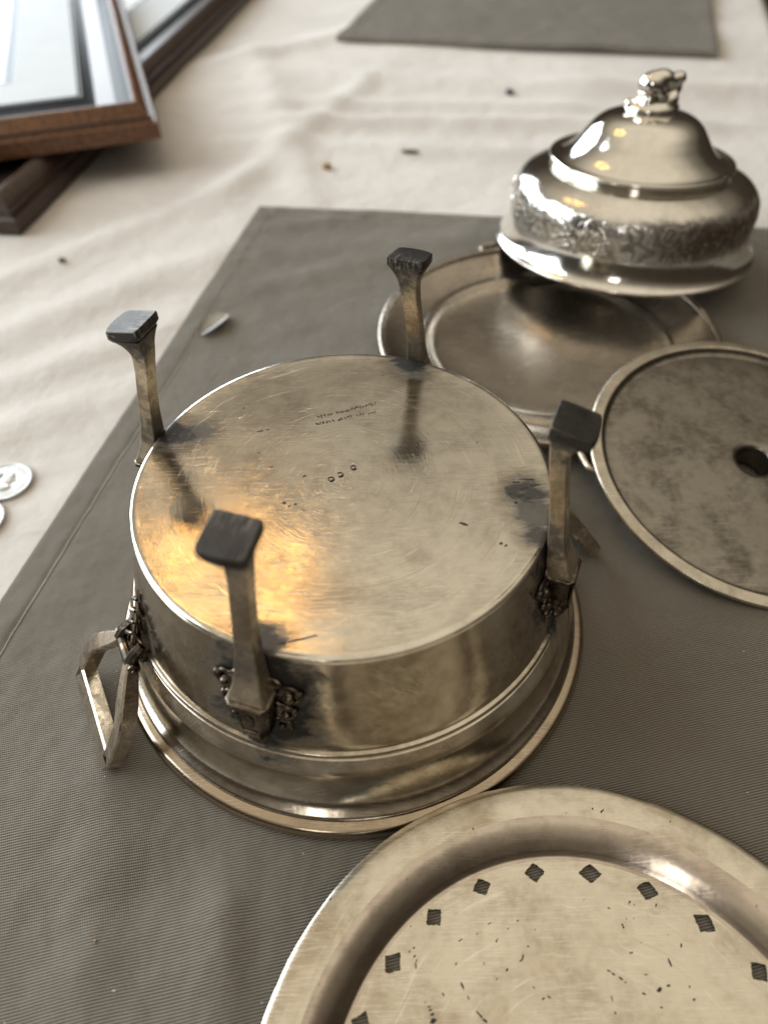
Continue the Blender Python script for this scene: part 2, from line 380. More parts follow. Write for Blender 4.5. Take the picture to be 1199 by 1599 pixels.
for y in ys:
    row = []
    xr = E0.x + ED.x / ED.y * (y - E0.y) if y > 20 else E0.x + ED.x / ED.y * (20 - E0.y)
    x0 = -110.0
    for i in range(nx + 1):
        t = i / nx
        # denser near the middle of the picture
        x = x0 + (xr - x0) * (0.62 * t + 0.38 * (1 - (1 - t) ** 2.2))
        u, v = in_mat(x, y)
        k = max(0.0, min(1.0, 1 - (min(u, v) + 0.2) / 1.5)) if (u > -1.5 and v > -1.5) else 1.0
        h = cloth_h(x, y) * k - 0.16 - 0.25 * (1 - k)
        row.append(bm.verts.new((x, y, min(h, 0.9))))
    # the overhang at the right-hand edge: a rounded corner and a hanging side
    for a in (30, 60, 90): row.append(bm.verts.new((xr + 1.2 * sin(radians(a)), y, -0.16 - 1.2 * (1 - cos(radians(a))))))
    for d in (6, 14, 25): row.append(bm.verts.new((xr + 1.2 + 0.5 * sin(y * 0.35 + d * 0.1) * d / 14, y, -1.4 - d)))
    rows.append(row)
for A_, B_ in zip(rows, rows[1:]):
    for i in range(len(A_) - 1): bm.faces.new((A_[i], A_[i + 1], B_[i + 1], B_[i]))
cl = obj('tablecloth', bm, M_CLOTH, None, True, 80)
tag(cl, 'wrinkled cream cotton tablecloth covering the whole table', 'tablecloth')
bm = bmesh.new(); boxm(bm, (-108, -43, -4.2), (44 - 22, 158, -1.2))
tag(obj('table', bm, m_simple('table_wood', (0.16, 0.09, 0.05), 0.5), None, False), 'wooden table top under the cream tablecloth', 'table')
bm = bmesh.new(); bmesh.ops.create_grid(bm, x_segments=2, y_segments=2, size=1, matrix=Matrix.Translation((0, 100, -75)) @ Matrix.Diagonal((400, 400, 1, 1)))
tag(obj('floor', bm, m_simple('dark_green_carpet', (0.018, 0.026, 0.014), 0.95, bump=0.3), None, False), kind='structure')

# ------------------------------------------------------------------ placemats
def make_mat(name, O, X, Y, w, h, label, near):
    t = thing(name, label, 'placemat', (O.x, O.y, 0.0))
    bm = bmesh.new()
    def hgt(u, v):
        x, y = O.x + X.x * u + Y.x * v, O.y + X.y * u + Y.y * v
        base = 0.0
        if near:
            fk = flat_k(x, y)
            base += fk * (0.19 * noise.fractal(Vector((x * 0.12 + 5, y * 0.17, 1)), 0.9, 2.0, 4) + 0.06 * noise.noise(Vector((x * 0.06, y * 0.05, 2))))
            base += fk * seg_fold(x, y, (-6, 51), (0, 52.5), 0.9, 0.35) + fk * seg_fold(x, y, (-9, 47), (3, 48), 1.3, 0.22) + fk * seg_fold(x, y, (-10, 42), (-2, 45), 1.2, 0.2)
            base += fk * seg_fold(x, y, (-5.2, 8), (-4.6, 1), 0.8, 0.22) + fk * seg_fold(x, y, (-3.0, 5), (-1.5, 0), 0.8, 0.16) + fk * seg_fold(x, y, (-9.5, 9), (-8.8, 1), 1.2, 0.16) + fk * seg_fold(x, y, (-13, 30), (-9, 31), 0.8, 0.10) + fk * seg_fold(x, y, (-14, 26), (-10, 27), 0.9, 0.08)
        else:
            base += 0.28 * noise.fractal(Vector((x * 0.07, y * 0.1, 4)), 0.9, 2.0, 3) + 0.45
        e = min(u, v, w - u, h - v)
        if near: base *= min(1.0, 0.15 + max(e, 0) / 7.0)                 # hem: a double thickness with a stitched groove and small puckers
        hem = 0.07 * max(0.0, min(1.0, (1.45 - e) / 0.12)) - 0.07 * exp(-((e - 1.35) / 0.10) ** 2)
        along = v if min(u, w - u) < min(v, h - v) else u
        if e < 2.2: hem += (0.09 * noise.noise(Vector((along * 0.9, e * 0.35, 9))) + 0.05 * noise.noise(Vector((along * 2.1, e * 0.4, 5)))) * exp(-((e - 0.8) / 0.8) ** 2)
        if e < 0.12: hem -= 0.06 * (1 - e / 0.12)
        return max(base, -0.10) + hem
    def axis(L, lim, fine):
        out = [0, 0.06, 0.14]
        q = 0.28
        while q < L - 0.2: out.append(q); q += (0.16 if q < 2.4 else (fine if q < lim else 1.5))
        return out + [L - 0.14, L]
    us, vs = axis(w, 40 if near else 40, 0.36 if near else 0.9), axis(h, 60, 0.36 if near else 0.9)
    R_ = [[bm.verts.new((X.x * u + Y.x * v, X.y * u + Y.y * v, hgt(u, v))) for u in us] for v in vs]
    for A_, B_ in zip(R_, R_[1:]):
        for i in range(len(us) - 1): bm.faces.new((A_[i], A_[i + 1], B_[i + 1], B_[i]))
    # skirt so that the cloth has a thickness
    rim = [R_[0][i] for i in range(len(us))] + [R_[j][-1] for j in range(1, len(vs))] + [R_[-1][i] for i in range(len(us) - 2, -1, -1)] + [R_[j][0] for j in range(len(vs) - 2, 0, -1)]
    low = [bm.verts.new((v.co.x, v.co.y, v.co.z - (0.30 if near else 0.5))) for v in rim]
    for i in range(len(rim)):
        j = (i + 1) % len(rim); bm.faces.new((rim[i], low[i], low[j], rim[j]))
    obj('cloth', bm, M_MAT, t, True, 70)
    bm = bmesh.new()
    for pts in ([(1.37, v) for v in [1.37 + 0.5 * k for k in range(int((h - 2) / 0.5))]], [(u, 1.37) for u in [1.37 + 0.5 * k for k in range(int((w - 2) / 0.5))]]):
        tube(bm, [(X.x * u + Y.x * v, X.y * u + Y.y * v, hgt(u, v) + 0.012) for u, v in pts], 0.028, 5)
    obj('seam', bm, M_THREAD, t)
    return t, hgt
near_mat, near_h = make_mat('placemat', MO, MX, MY, MW, MH, 'large grey twill placemat under the silver dishes', True)
FO, FX = Vector((-3.96, 94.25)), (Vector((36.14, 85.31)) - Vector((-3.96, 94.25)))
FW = FX.length; FX.normalize()
far_mat, _ = make_mat('placemat', FO, FX, Vector((0.272, 0.962)).normalized(), FW, 33.0, 'smaller grey placemat lying across the far side of the table', False)

# ------------------------------------------------------------------ the upturned footed dish
pot = thing('footed_dish', 'upturned round silver dish with four legs in the air and scratched base', 'dish', (POT[0], POT[1], 0))
bm = bmesh.new()                                                           # scratched flat base
lathe(bm, [(0, 7.70)] + [(r, 7.70 + 0.02 * (r / 6.6) ** 2) for r in (1, 2, 3, 4, 5, 6, 6.6)] + [(6.78, 7.735), (6.88, 7.74), (6.97, 7.725), (7.02, 7.68), (7.03, 7.62), (6.99, 7.575), (6.5, 7.56)], 192)
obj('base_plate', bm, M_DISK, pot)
bm = bmesh.new()                                                           # drum wall, with the inside
wallp = [(6.95, 7.57)] + [(wall_r(z), z) for z in (7.5, 7.0, 6.4, 5.8, 5.2, 4.6, 4.1, 3.84)]
wallp += [(7.86, 3.78), (7.80, 3.75)] + circ(7.90, 3.60, 0.12, 100, -60, 8) + [(7.93, 3.44), (8.02, 3.40), (8.20, 3.08), (8.28, 2.94), (8.31, 2.86), (8.29, 2.79), (8.21, 2.76), (8.14, 2.70)]
wallp += [tuple(p) for p in crom([(8.14, 2.70), (8.14, 2.35), (8.20, 1.95), (8.34, 1.50), (8.56, 1.12), (8.86, 0.86)], 5)][1:]
wallp += [(8.90, 0.80), (8.84, 0.72), (8.72, 0.66), (8.55, 0.6)]
wallp += [(8.40, 0.9), (8.1, 1.6), (7.85, 3.0), (7.4, 5.2), (6.9, 7.3), (0, 7.35)]
lathe(bm, wallp, 192)
obj('body', bm, M_WALL, pot, True, 30)
bm = bmesh.new()
lathe(bm, [(8.6, 0.05), (8.6, 0.66), (8.82, 0.69), (8.95, 0.66)] + [(9.03 + 0.29 * cos(radians(a)), 0.30 + 0.34 * sin(radians(a))) for a in range(90, -91, -15)] + [(8.6, 0.03)], 192)
obj('rim', bm, M_BAND, pot, True, 50)

# leg, built in the plane x = radius, y = sideways, then turned about the axis
def sect(r, z, hr, ht, tilt, ch=0.22):
    """a rectangle with chamfered corners, tilted with the run of the leg"""
    c, s_ = cos(tilt), sin(tilt); k = min(hr, ht) * ch
    pr = [(hr, -ht + k), (hr, ht - k), (hr - k, ht), (-hr + k, ht), (-hr, ht - k), (-hr, -ht + k), (-hr + k, -ht), (hr - k, -ht)]
    return [(r + a * c, b, z + a * s_) for a, b in pr]
def make_leg(ang, jr, jt):
    bm = bmesh.new()
    cl = [(7.64, 6.50, .47, .59), (7.60, 6.72, .40, .50), (7.48, 7.2, .32, .40), (7.30, 8.0, .265, .32), (7.17, 8.8, .245, .285), (7.00, 9.7, .235, .275), (6.80, 10.6, .24, .28), (6.68, 11.3, .27, .32), (6.70, 11.7, .36, .43), (6.74, 12.0, .50, .585)]
    sm = crom([(a, b, 0) for a, b, c, d in cl], 5); hw = crom([(c, d, 0) for a, b, c, d in cl], 5)
    rings = []
    for i, p in enumerate(sm):
        q = sm[min(i + 1, len(sm) - 1)] - sm[max(i - 1, 0)]
        k = (p.y - 6.5) / 6.0
        rings.append([(x, yy + jt * k * k, zz) for x, yy, zz in sect(p.x + jr * k * k, p.y, hw[i].x, hw[i].y, -atan2(-q.x, q.y) * -1.0 if False else atan2(-q.x, q.y) , 0.12)])
    loft(bm, rings)
    leg = obj('leg', bm, M_LEG, pot, True, 25, rotz=ang)
    # foot pad: square, with a bowed outer side
    bm = bmesh.new(); rings = []
    for z, kx in ((11.96, 0.84), (12.10, 0.98), (12.14, 1.0), (12.36, 1.0), (12.40, 0.985), (12.42, 0.95)):
        ring = []
        hr, ht = 0.58 * kx, 0.66 * kx
        for sx, sy in [(1, t / 4) for t in range(-4, 5)] + [(x / 3, 1) for x in (2, 1, 0, -1, -2)] + [(-1, -t / 4) for t in range(-4, 5)] + [(x / 3, -1) for x in (-2, -1, 0, 1, 2)]:
            bx = 0.09 * (1 - sy * sy) if sx == 1 else 0.0
            cr = 0.025 if (abs(sx) == 1 and abs(sy) == 1) else 0.0
            ring.append((6.78 + jr + sx * hr + bx - cr * sx, sy * ht + jt - cr * sy, z - 0.10 * sx))
        rings.append(ring)
    loft(bm, rings)
    wornf = [f.index for f in (bm.faces.ensure_lookup_table() or bm.faces) if min(v.co.z for v in f.verts) > 12.25 and len(f.verts) == 4 and max(v.co.z for v in f.verts) - min(v.co.z for v in f.verts) < 0.30 and abs(f.normal.z) < 2]
    wornf = [i for i in wornf if i >= 28 * 4]
    fo = obj('foot_pad', bm, M_FOOT, leg, True, 14)
    fo.data.materials.append(M_WORN)
    for i in wornf:
        if i < len(fo.data.polygons) and len(fo.data.polygons[i].vertices) == 4: fo.data.polygons[i].material_index = 1
    # collar moulding
    bm = bmesh.new()
    rr = []
    for z, g in ((6.30, 0.0), (6.33, .05), (6.40, .085), (6.47, .05), (6.50, 0.0)): rr.append(sect(7.66, z, .49 + g, .60 + g, 0, .3))
    loft(bm, rr)
    obj('collar', bm, M_OXID, leg, True, 30)
    # faceted block with a sunk panel on its three free faces
    bm = bmesh.new()
    loft(bm, [sect(7.68, 6.33, .46, .56, 0, .55), sect(7.72, 5.6, .44, .52, 0, .55), sect(7.80, 4.95, .40, .46, 0, .55), sect(7.82, 4.85, .44, .50, 0, .5), sect(7.83, 4.72, .36, .42, 0, .5), sect(7.85, 4.62, .30, .34, 0, .5)])
    obj('block', bm, M_OXID, leg, True, 20)
    bm = bmesh.new()
    for pts in ([(-.34, 6.18), (.34, 6.18)], [(.34, 6.18), (.28, 5.05)], [(.28, 5.05), (-.28, 5.05)], [(-.28, 5.05), (-.34, 6.18)]):
        tube(bm, [(8.155 - (6.18 - z) * -0.028 + 0.02, yy, z) for yy, z in pts], 0.035, 6)
    ball(bm, (8.17, 0, 5.62), 0.22, 2, (0.35, 0.85, 1.75))
    obj('panel', bm, M_OXID, leg, True, 40)
    # finial: stacked rings that run out on the wall
    bm = bmesh.new()
    fp = [(.001, 4.66), (.34, 4.64), (.38, 4.56), (.33, 4.47), (.26, 4.44), (.30, 4.36), (.31, 4.28), (.25, 4.20), (.20, 4.17), (.23, 4.10), (.22, 4.02), (.15, 3.95), (.17, 3.88), (.14, 3.80), (.001, 3.74)]
    lathe(bm, fp, 20)
    bmesh.ops.translate(bm, verts=bm.verts, vec=(7.86, 0, 0))
    obj('finial', bm, M_OXID, leg, True, 30)
    # acanthus scrolls either side, lying on the curved wall
    def onwall(t, z, out=0.0): R0 = wall_r(z) + out; return (sqrt(max(R0 * R0 - t * t, 0.1)), t, z)
    for sd in (-1, 1):
        bm = bmesh.new()
        for (cx, cz, r0, turns, dr) in ((1.02, 6.22, .36, 1.35, -1), (0.92, 5.48, .28, 1.2, -1), (0.78, 4.98, .20, 1.1, -1)):
            pts, rd = [], []
            for k in range(26):
                q = k / 25; a = pi * 0.9 - dr * -1 * q * turns * 2 * pi; rr_ = r0 * (1 - 0.72 * q)
                pts.append(onwall(sd * (cx + rr_ * cos(a)), cz + rr_ * sin(a), 0.06 + 0.10 * q)); rd.append(0.085 * (1 - 0.35 * q))
            tube(bm, pts, rd, 8)
            ball(bm, onwall(sd * cx, cz, 0.17), r0 * 0.42, 2)
        ball(bm, onwall(sd * 1.28, 6.36, 0.10), 0.17, 2); ball(bm, onwall(sd * 1.12, 5.62, 0.08), 0.13, 2); ball(bm, onwall(sd * 0.94, 5.06, 0.06), 0.11, 2)
        # leaf body
        for (cx, cz, w, h) in ((0.78, 6.1, .42, .55), (0.70, 5.4, .40, .45), (0.58, 4.9, .3, .35)):
            c = onwall(sd * cx, cz, -0.02); ball(bm, c, 1.0, 2, (0.14, w, h), Matrix.Rotation(sd * cx / 7.5, 3, 'Z'))
        for k in range(4): tube(bm, [onwall(sd * (0.45 + 0.1 * j), 6.75 - 0.45 * k - 0.07 * j * j * 0.4 + 0.05 * j, 0.05 + 0.05 * sin(j / 6 * pi)) for j in range(7)], [0.03 + 0.035 * sin(pi * (j + 0.5) / 7) for j in range(7)], 6)
        obj('scroll', bm, M_OXID, leg, True, 50)
    return leg
for a, jr, jt in zip(LEG_A, (0.0, 0.30, -0.25, 0.0), (0.0, 0.0, 0.05, -0.05)): make_leg(a, jr, jt)

# handles: bail loop on a leaf-shaped bracket with a hinge knuckle
def make_handle(ang):
    hr, hz = 8.60, 3.45
    orr, oz = 10.5, 0.42
    L = hypot(orr - hr, hz - oz); sv = Vector(((orr - hr) / L, 0, (oz - hz) / L)); tv = Vector((0, 1, 0)); nv = Vector((-sv.z, 0, sv.x))
    H = Vector((hr, 0, hz))
    half = [(0.62, -0.10), (0.92, 0.35), (1.42, 1.05), (1.92, 1.90), (2.06, 3.45)]
    ring = crom([(a, b, 0) for a, b in half], 9)
    bm = bmesh.new(); rings = []
    path = [(p.x, p.y) for p in ring]
    full = path + [(-a, b) for a, b in reversed(path)]
    n = len(full)
    for i, (t, s_) in enumerate(full):
        a, b = full[max(i - 1, 0)], full[min(i + 1, n - 1)]
        d = Vector((b[0] - a[0], b[1] - a[1])).normalized(); nn = Vector((-d.y, d.x))     # in-plane normal
        e_ = min(i, n - 1 - i) / 18.0
        w = 0.20 + 0.11 * min(1, e_); th = 0.20 + 0.10 * min(1, e_)
        if i in (len(path) - 1, len(path)): nn = nn * 1.35
        P = H + tv * t + sv * s_
        k = 0.06
        cs = [(w, -th + k), (w, th - k), (w - k, th), (-w + k, th), (-w, th - k), (-w, -th + k), (-w + k, -th), (w - k, -th)]
        rings.append([P + (tv * nn.x + sv * nn.y) * a_ + nv * b_ for a_, b_ in cs])
    loft(bm, rings)
    h = obj('handle', bm, M_HAND, pot, True, 28, rotz=ang)
    bm = bmesh.new(); rings = []                                           # leaf bracket on the wall
    for q in range(15):
        u = q / 14; z = 6.1 - 2.9 * u; wd = 0.10 + 0.62 * sin(pi * min(1, u * 0.62 + 0.02)) ** 1.3; out = 0.10 + 0.55 * u ** 2
        r0 = wall_r(max(z, 3.9))
        rings.append([(r0 - 0.1, -wd, z), (r0 + out * .6, -wd * .9, z), (r0 + out, -wd * .45, z), (r0 + out * .78, 0, z), (r0 + out, wd * .45, z), (r0 + out * .6, wd * .9, z), (r0 - 0.1, wd, z)])
    loft(bm, rings)
    for sd in (-1, 1):
        for k in range(4):
            z = 5.7 - 0.52 * k; r0 = wall_r(z); tube(bm, [(r0 + 0.12 + 0.1 * k * .8, 0.05 * sd, z), (r0 + 0.2 + .1 * k, 0.28 * sd, z - .12), (r0 + 0.12 + .08 * k, (0.42 + .1 * k) * sd, z - .38)], [.06, .09, .04], 6)
    br = obj('bracket', bm, M_OXID, h, True, 40)
    bm = bmesh.new()
    tube(bm, [(hr - .05, -0.95, hz), (hr - .05, -.9, hz), (hr - .05, .9, hz), (hr - .05, .95, hz)], [.17, .24, .24, .17], 14)
    for sd in (-1, 1):
        tube(bm, [(hr - .05, sd * .93, hz), (hr - .05, sd * 1.02, hz), (hr - .05, sd * 1.06, hz)], [.12, .12, .05], 10)
        tube(bm, [(8.0, sd * .55, 4.1), (8.35, sd * .6, 3.85), (hr, sd * .62, 3.5)], [.18, .2, .22], 8)
    obj('hinge', bm, M_OXID, h, True, 40)
for a in HAN_A: make_handle(a)

# stamps on the base
ZB = 7.745
def at_disk(px, py, z=ZB):
    """where a point of the picture falls on the level z (used only to read positions off)"""
    x = (px - 599.5) / F_PX; y = -(py - 799.5) / F_PX; c, s_ = cos(ROLL), sin(ROLL); x, y = c * x - s_ * y, s_ * x + c * y
    d = Vector((x, cos(PITCH) + y * sin(PITCH), -sin(PITCH) + y * cos(PITCH))); k = (z - CAM_H) / d.z
    return Vector((d.x * k - POT[0], d.y * k - POT[1], z))
bm = bmesh.new()
rr = random.Random(3)
for (p0, p1, gaps) in (((496, 650), (585, 629), (0.26, 0.34)), ((494, 661), (587, 641), (0.30, 0.62, 0.80))):
    a, b = at_disk(*p0), at_disk(*p1); d = b - a; n = Vector((-d.y, d.x, 0)).normalized(); Ln = d.length; d.normalize()
    s_ = 0.0
    while s_ < Ln:
        if all(abs(s_ / Ln - g) > 0.025 for g in gaps):
            for j in range(3):                                     # worn, unreadable strokes
                q = a + d * (s_ + rr.uniform(0, 0.07)) + n * rr.uniform(-0.06, 0.06); l = rr.uniform(0.03, 0.10); v = (d * rr.uniform(-1, 1) + n * rr.uniform(-1, 1)).normalized(); w = Vector((-v.y, v.x, 0)) * rr.uniform(0.008, 0.018)
                vs = [bm.verts.new(q + v * l / 2 + w), bm.verts.new(q - v * l / 2 + w), bm.verts.new(q - v * l / 2 - w), bm.verts.new(q + v * l / 2 - w)]
                for v_ in vs: v_.co.z = 7.722
                bm.faces.new(vs)
        s_ += 0.115
st = obj('maker_stamp', bm, M_BLACKMARK, pot, False)
for i, (px, py) in enumerate(((517, 748), (531, 741), (552, 730))):
    p = at_disk(px, py, 7.705); bm = bmesh.new()
    a0, a1 = ((0, 360), (-120, 150), (40, 330))[i]
    arc = [(p.x + 0.095 * cos(radians(a0 + (a1 - a0) * k / 20)), p.y + 0.095 * sin(radians(a0 + (a1 - a0) * k / 20)), 7.707) for k in range(21)]
    tube(bm, arc, [0.022 + 0.016 * max(0, cos(radians(a0 + (a1 - a0) * k / 20 + 50))) for k in range(21)], 6)
    ball(bm, (p.x + 0.05, p.y - 0.04, 7.705), 0.045, 1, (1, 1, 0.3))
    obj('hallmark', bm, M_BLACKMARK, pot)

bm = bmesh.new(); rm = random.Random(21)                                    # small dark specks and one gouge on the base
for px, py, l, w, a in ((724, 817, .16, .05, -.5), (782, 848, .07, .04, .6), (790, 851, .06, .035, .6), (444, 784, .06, .05, 0), (452, 789, .05, .03, .8), (461, 786, .05, .04, 0), (473, 795, .10, .02, -.2), (407, 672, .12, .035, .3), (418, 670, .06, .03, 0), (381, 636, .05, .03, .4),
                        (475, 742, .07, .04, .6), (424, 728, .08, .018, .3), (404, 706, .04, .03, 0), (612, 563, .05, .025, 0), (628, 570, .06, .03, -.4), (598, 585, .05, .02, 0), (745, 690, .05, .015, .9), (797, 770, .06, .03, .2), (806, 752, .14, .03, .0), (826, 748, .16, .03, .0), (835, 757, .18, .025, .1), (818, 762, .2, .035, .25), (812, 773, .14, .05, .5), (824, 777, .1, .04, .3), (805, 784, .06, .07, .2),
                        (455, 1001, .30, .03, .25), (478, 996, .34, .022, .25), (440, 1004, .16, .05, .2), (300, 666, .10, .02, .3)):
    p = at_disk(px, py, 7.74)
    rr_ = hypot(p.x, p.y); zz = 7.701 + 0.02 * min(1, rr_ / 6.6) ** 2 + 0.004
    if rr_ > 6.6: zz = 7.748
    bm.faces.new([bm.verts.new((p.x + (l * cos(t) * cos(a) - w * sin(t) * sin(a)) * (1 + rm.uniform(-.35, .35)), p.y + (l * cos(t) * sin(a) + w * sin(t) * cos(a)) * (1 + rm.uniform(-.35, .35)), zz)) for t in [2 * pi * i / 12 for i in range(12)]])
obj('tarnish_specks', bm, M_BLACKMARK, pot, False)['kind'] = 'stuff'

# ------------------------------------------------------------------ perforated tray in front
tray = thing('perforated_tray', 'round silver tray with a ring of diamond holes, nearest the viewer', 'tray', (TRAY[0], TRAY[1], 0))
NH = 24; RI, RO, RH = 6.20, 7.05, 6.72
bm = bmesh.new(); rh = random.Random(11)
ZF = 0.22
for k in range(NH):
    a0 = radians(95.0 - 15.0 * (k - 4)); da = pi / NH
    # sector boundary, counter-clockwise from the inner right corner
    bnd = [(RI, a0 - da + 2 * da * i / 8) for i in range(0)]
    bnd += [(RI + (RO - RI) * i / 6, a0 - da) for i in range(6)] + [(RO, a0 - da + 2 * da * i / 8) for i in range(8)] + [(RO - (RO - RI) * i / 6, a0 + da) for i in range(6)] + [(RI, a0 + da - 2 * da * i / 8) for i in range(8)]
    bp = [Vector((r * cos(a), r * sin(a), ZF)) for r, a in bnd]
    hc = Vector((RH * cos(a0), RH * sin(a0), ZF)); er = Vector((cos(a0), sin(a0), 0)); et = Vector((-sin(a0), cos(a0), 0))
    rot = rh.uniform(-0.12, 0.12); dr, dt = 0.29 * rh.uniform(.92, 1.1), 0.34 * rh.uniform(.92, 1.1)
    hp = []
    for p in bp:
        q = p - hc; an = atan2(q.dot(et), q.dot(er)) - rot
        rad = 1.0 / (abs(cos(an)) / dr + abs(sin(an)) / dt) * (1 + rh.uniform(-0.07, 0.07))
        hp.append(hc + (er * cos(an + rot) + et * sin(an + rot)) * rad)
    vb = [bm.verts.new(p) for p in bp]; vh = [bm.verts.new(p) for p in hp]; vl = [bm.verts.new(p - Vector((0, 0, 0.10))) for p in hp]
    n = len(vb)
    for i in range(n):
        j = (i + 1) % n
        bm.faces.new((vb[i], vb[j], vh[j], vh[i])); bm.faces.new((vh[i], vh[j], vl[j], vl[i]))
    for v in vl: pass
bmesh.ops.remove_doubles(bm, verts=bm.verts, dist=0.0005)
lathe(bm, [(0, ZF + 0.02), (2, ZF + 0.018), (4, ZF + 0.01), (5.4, ZF + 0.002), (RI, ZF)], 192)
bmesh.ops.remove_doubles(bm, verts=bm.verts, dist=0.0005)
obj('floor_panel', bm, M_TRAY, tray, True, 40)
bm = bmesh.new()
lathe(bm, [tuple(p) for p in crom([(RO, ZF - 0.002), (7.14, ZF + 0.01), (7.24, ZF + 0.09), (7.36, ZF + 0.20), (7.60, ZF + 0.40), (7.86, ZF + 0.58), (8.05, ZF + 0.68), (8.20, ZF + 0.71)], 5)], 192)
obj('well', bm, M_TRAYW, tray, True, 60)
bm = bmesh.new()
def edge_jit(r, z, a): return (r + (0.018 * noise.noise(Vector((cos(a) * 9, sin(a) * 9, 1))) + 0.012 * noise.noise(Vector((cos(a) * 40, sin(a) * 40, 2)))) * (1 if r > 9.05 else 0), z)
lathe(bm, [(8.20, ZF + 0.71), (8.28, ZF + 0.735), (8.6, ZF + 0.75), (9.0, ZF + 0.735), (9.16, ZF + 0.71), (9.235, ZF + 0.67), (9.255, ZF + 0.60), (9.20, ZF + 0.54), (9.0, ZF + 0.53), (8.1, ZF + 0.48), (7.5, ZF + 0.12), (7.2, ZF - 0.12), (7.1, ZF - 0.15)], 360, edge_jit)
obj('rim', bm, M_TRAY, tray, True, 40)
bm = bmesh.new(); rp = random.Random(5)                                    # black pits and gouges worn through the plating
def pit(px, py, l, w, a):
    x = (px - 599.5) / F_PX; y = -(py - 799.5) / F_PX; c, s_ = cos(ROLL), sin(ROLL); x, y = c * x - s_ * y, s_ * x + c * y
    d = Vector((x, cos(PITCH) + y * sin(PITCH), -sin(PITCH) + y * cos(PITCH))); k = (ZF - CAM_H) / d.z
    cx, cy = d.x * k - TRAY[0], d.y * k - TRAY[1]
    pts = [(cx + (l * cos(t) * cos(a) - w * sin(t) * sin(a)) * (1 + rp.uniform(-.25, .25)), cy + (l * cos(t) * sin(a) + w * sin(t) * cos(a)) * (1 + rp.uniform(-.25, .25)), ZF + 0.012 + 0.016) for t in [2 * pi * i / 10 for i in range(10)]]
    top = [bm.verts.new(p) for p in pts]; bot = [bm.verts.new((p[0], p[1], ZF - 0.01)) for p in pts]
    bm.faces.new(top)
    for i in range(10): bm.faces.new((top[i], bot[i], bot[(i + 1) % 10], top[(i + 1) % 10]))
for q in ((1029, 1546, .08, .05, .5), (1043, 1539, .05, .03, .2), (1005, 1552, .06, .025, -.5), (1045, 1503, .10, .025, 1.8), (1063, 1477, .06, .02, 1.2), (1083, 1561, .04, .03, .3), (1032, 1573, .04, .02, 0), (957, 1521, .06, .02, -.6), (969, 1528, .07, .022, -.6), (950, 1516, .05, .02, -.5), (976, 1534, .03, .02, 0),
          (722, 1540, .10, .028, -1.2), (731, 1558, .05, .018, -1.2), (748, 1584, .12, .02, -.8), (757, 1594, .08, .03, -.6), (676, 1594, .10, .05, .3), (675, 1584, .06, .03, .3), (672, 1577, .05, .02, .2), (670, 1572, .04, .02, .2), (649, 1508, .09, .022, 1.6), (650, 1500, .04, .018, 1.6), (816, 1494, .09, .022, 1.3), (813, 1500, .06, .02, .4), (848, 1560, .05, .025, .5), (857, 1557, .06, .018, -.5),
          (712, 1505, .05, .018, 1.2), (719, 1468, .07, .013, .5), (764, 1442, .07, .012, .5), (692, 1553, .05, .02, -1), (833, 1542, .05, .014, -.6), (1008, 1522, .03, .02, 0), (1076, 1541, .03, .018, 1.3), (646, 1480, .03, .025, 0), (639, 1486, .04, .016, 1.2), (960, 1582, .04, .02, 1.5), (955, 1560, .07, .012, 1.6), (824, 1478, .03, .02, 0), (950, 1418, .04, .012, -.5), (808, 1438, .03, .02, 0)):
    pit(*q)
obj('pit_marks', bm, M_PIT, tray, False)['kind'] = 'stuff'

# ------------------------------------------------------------------ rear plate with two small handles
rear = thing('round_plate', 'browned round silver plate with raised rim, partly under the lid', 'plate', (REAR[0], REAR[1], 0))
bm = bmesh.new()
pr = [(0, 0.42), (5.0, 0.42), (6.0, 0.44), (6.45, 0.52), (6.62, 0.66), (6.78, 0.78), (6.98, 0.80), (7.15, 0.72)]
pr += [tuple(p) for p in crom([(7.15, 0.72), (7.35, 0.70), (7.9, 0.82), (8.5, 1.02), (9.0, 1.22), (9.2, 1.28)], 5)][1:]
lathe(bm, pr + [(9.1, 1.05), (8.0, 0.6), (7.0, 0.3), (6.2, 0.12), (0, 0.12)], 192)
obj('well', bm, M_REAR, rear, True, 40)
bm = bmesh.new()
lathe(bm, circ(9.36, 1.33, 0.19, -180, 180, 18), 192)
obj('rim', bm, M_REAR, rear, True, 60)
for ang in (radians(99), radians(-84)):
    bm = bmesh.new()
    pts = crom([(9.45, -1.0, 1.1), (10.0, -0.95, 1.0), (10.6, -0.8, 0.95), (10.85, -0.35, 0.95), (10.85, 0.35, 0.95), (10.6, 0.8, 0.95), (10.0, 0.95, 1.0), (9.45, 1.0, 1.1)], 4)
    tube(bm, pts, 0.2, 10)
    obj('handle', bm, M_HAND, rear, True, 60, rotz=ang)

# ------------------------------------------------------------------ tilted disc with a hole
nd = Vector((0.07, -0.17, 0.983)).normalized()
R3 = Vector((0, 0, 1)).rotation_difference(nd).to_matrix()
dc = Vector((17.27, 23.98, 1.22)) + nd * 0.10
disc = thing('drainer_disc', 'dull silver disc with a central hole, tilted against the round plate', 'disc', dc, R3)
bm = bmesh.new()
prf = [tuple(p) for p in crom([(0.80, -1.15), (0.81, -0.2), (0.86, -0.02), (0.98, 0.06), (1.25, 0.10), (2.5, 0.06), (4.5, -0.02), (6.0, -0.10), (6.55, -0.16), (6.85, -0.20), (7.02, -0.12), (7.10, 0.0)], 5)]  # sleeve below the hole is added depth, to make the opening look dark
lathe(bm, prf + [(7.1, -0.2), (6.8, -0.35), (4, -0.3), (1.1, -1.15), (0.80, -1.2)], 160)
obj('face', bm, M_DISC, disc, True, 45)
bm = bmesh.new()
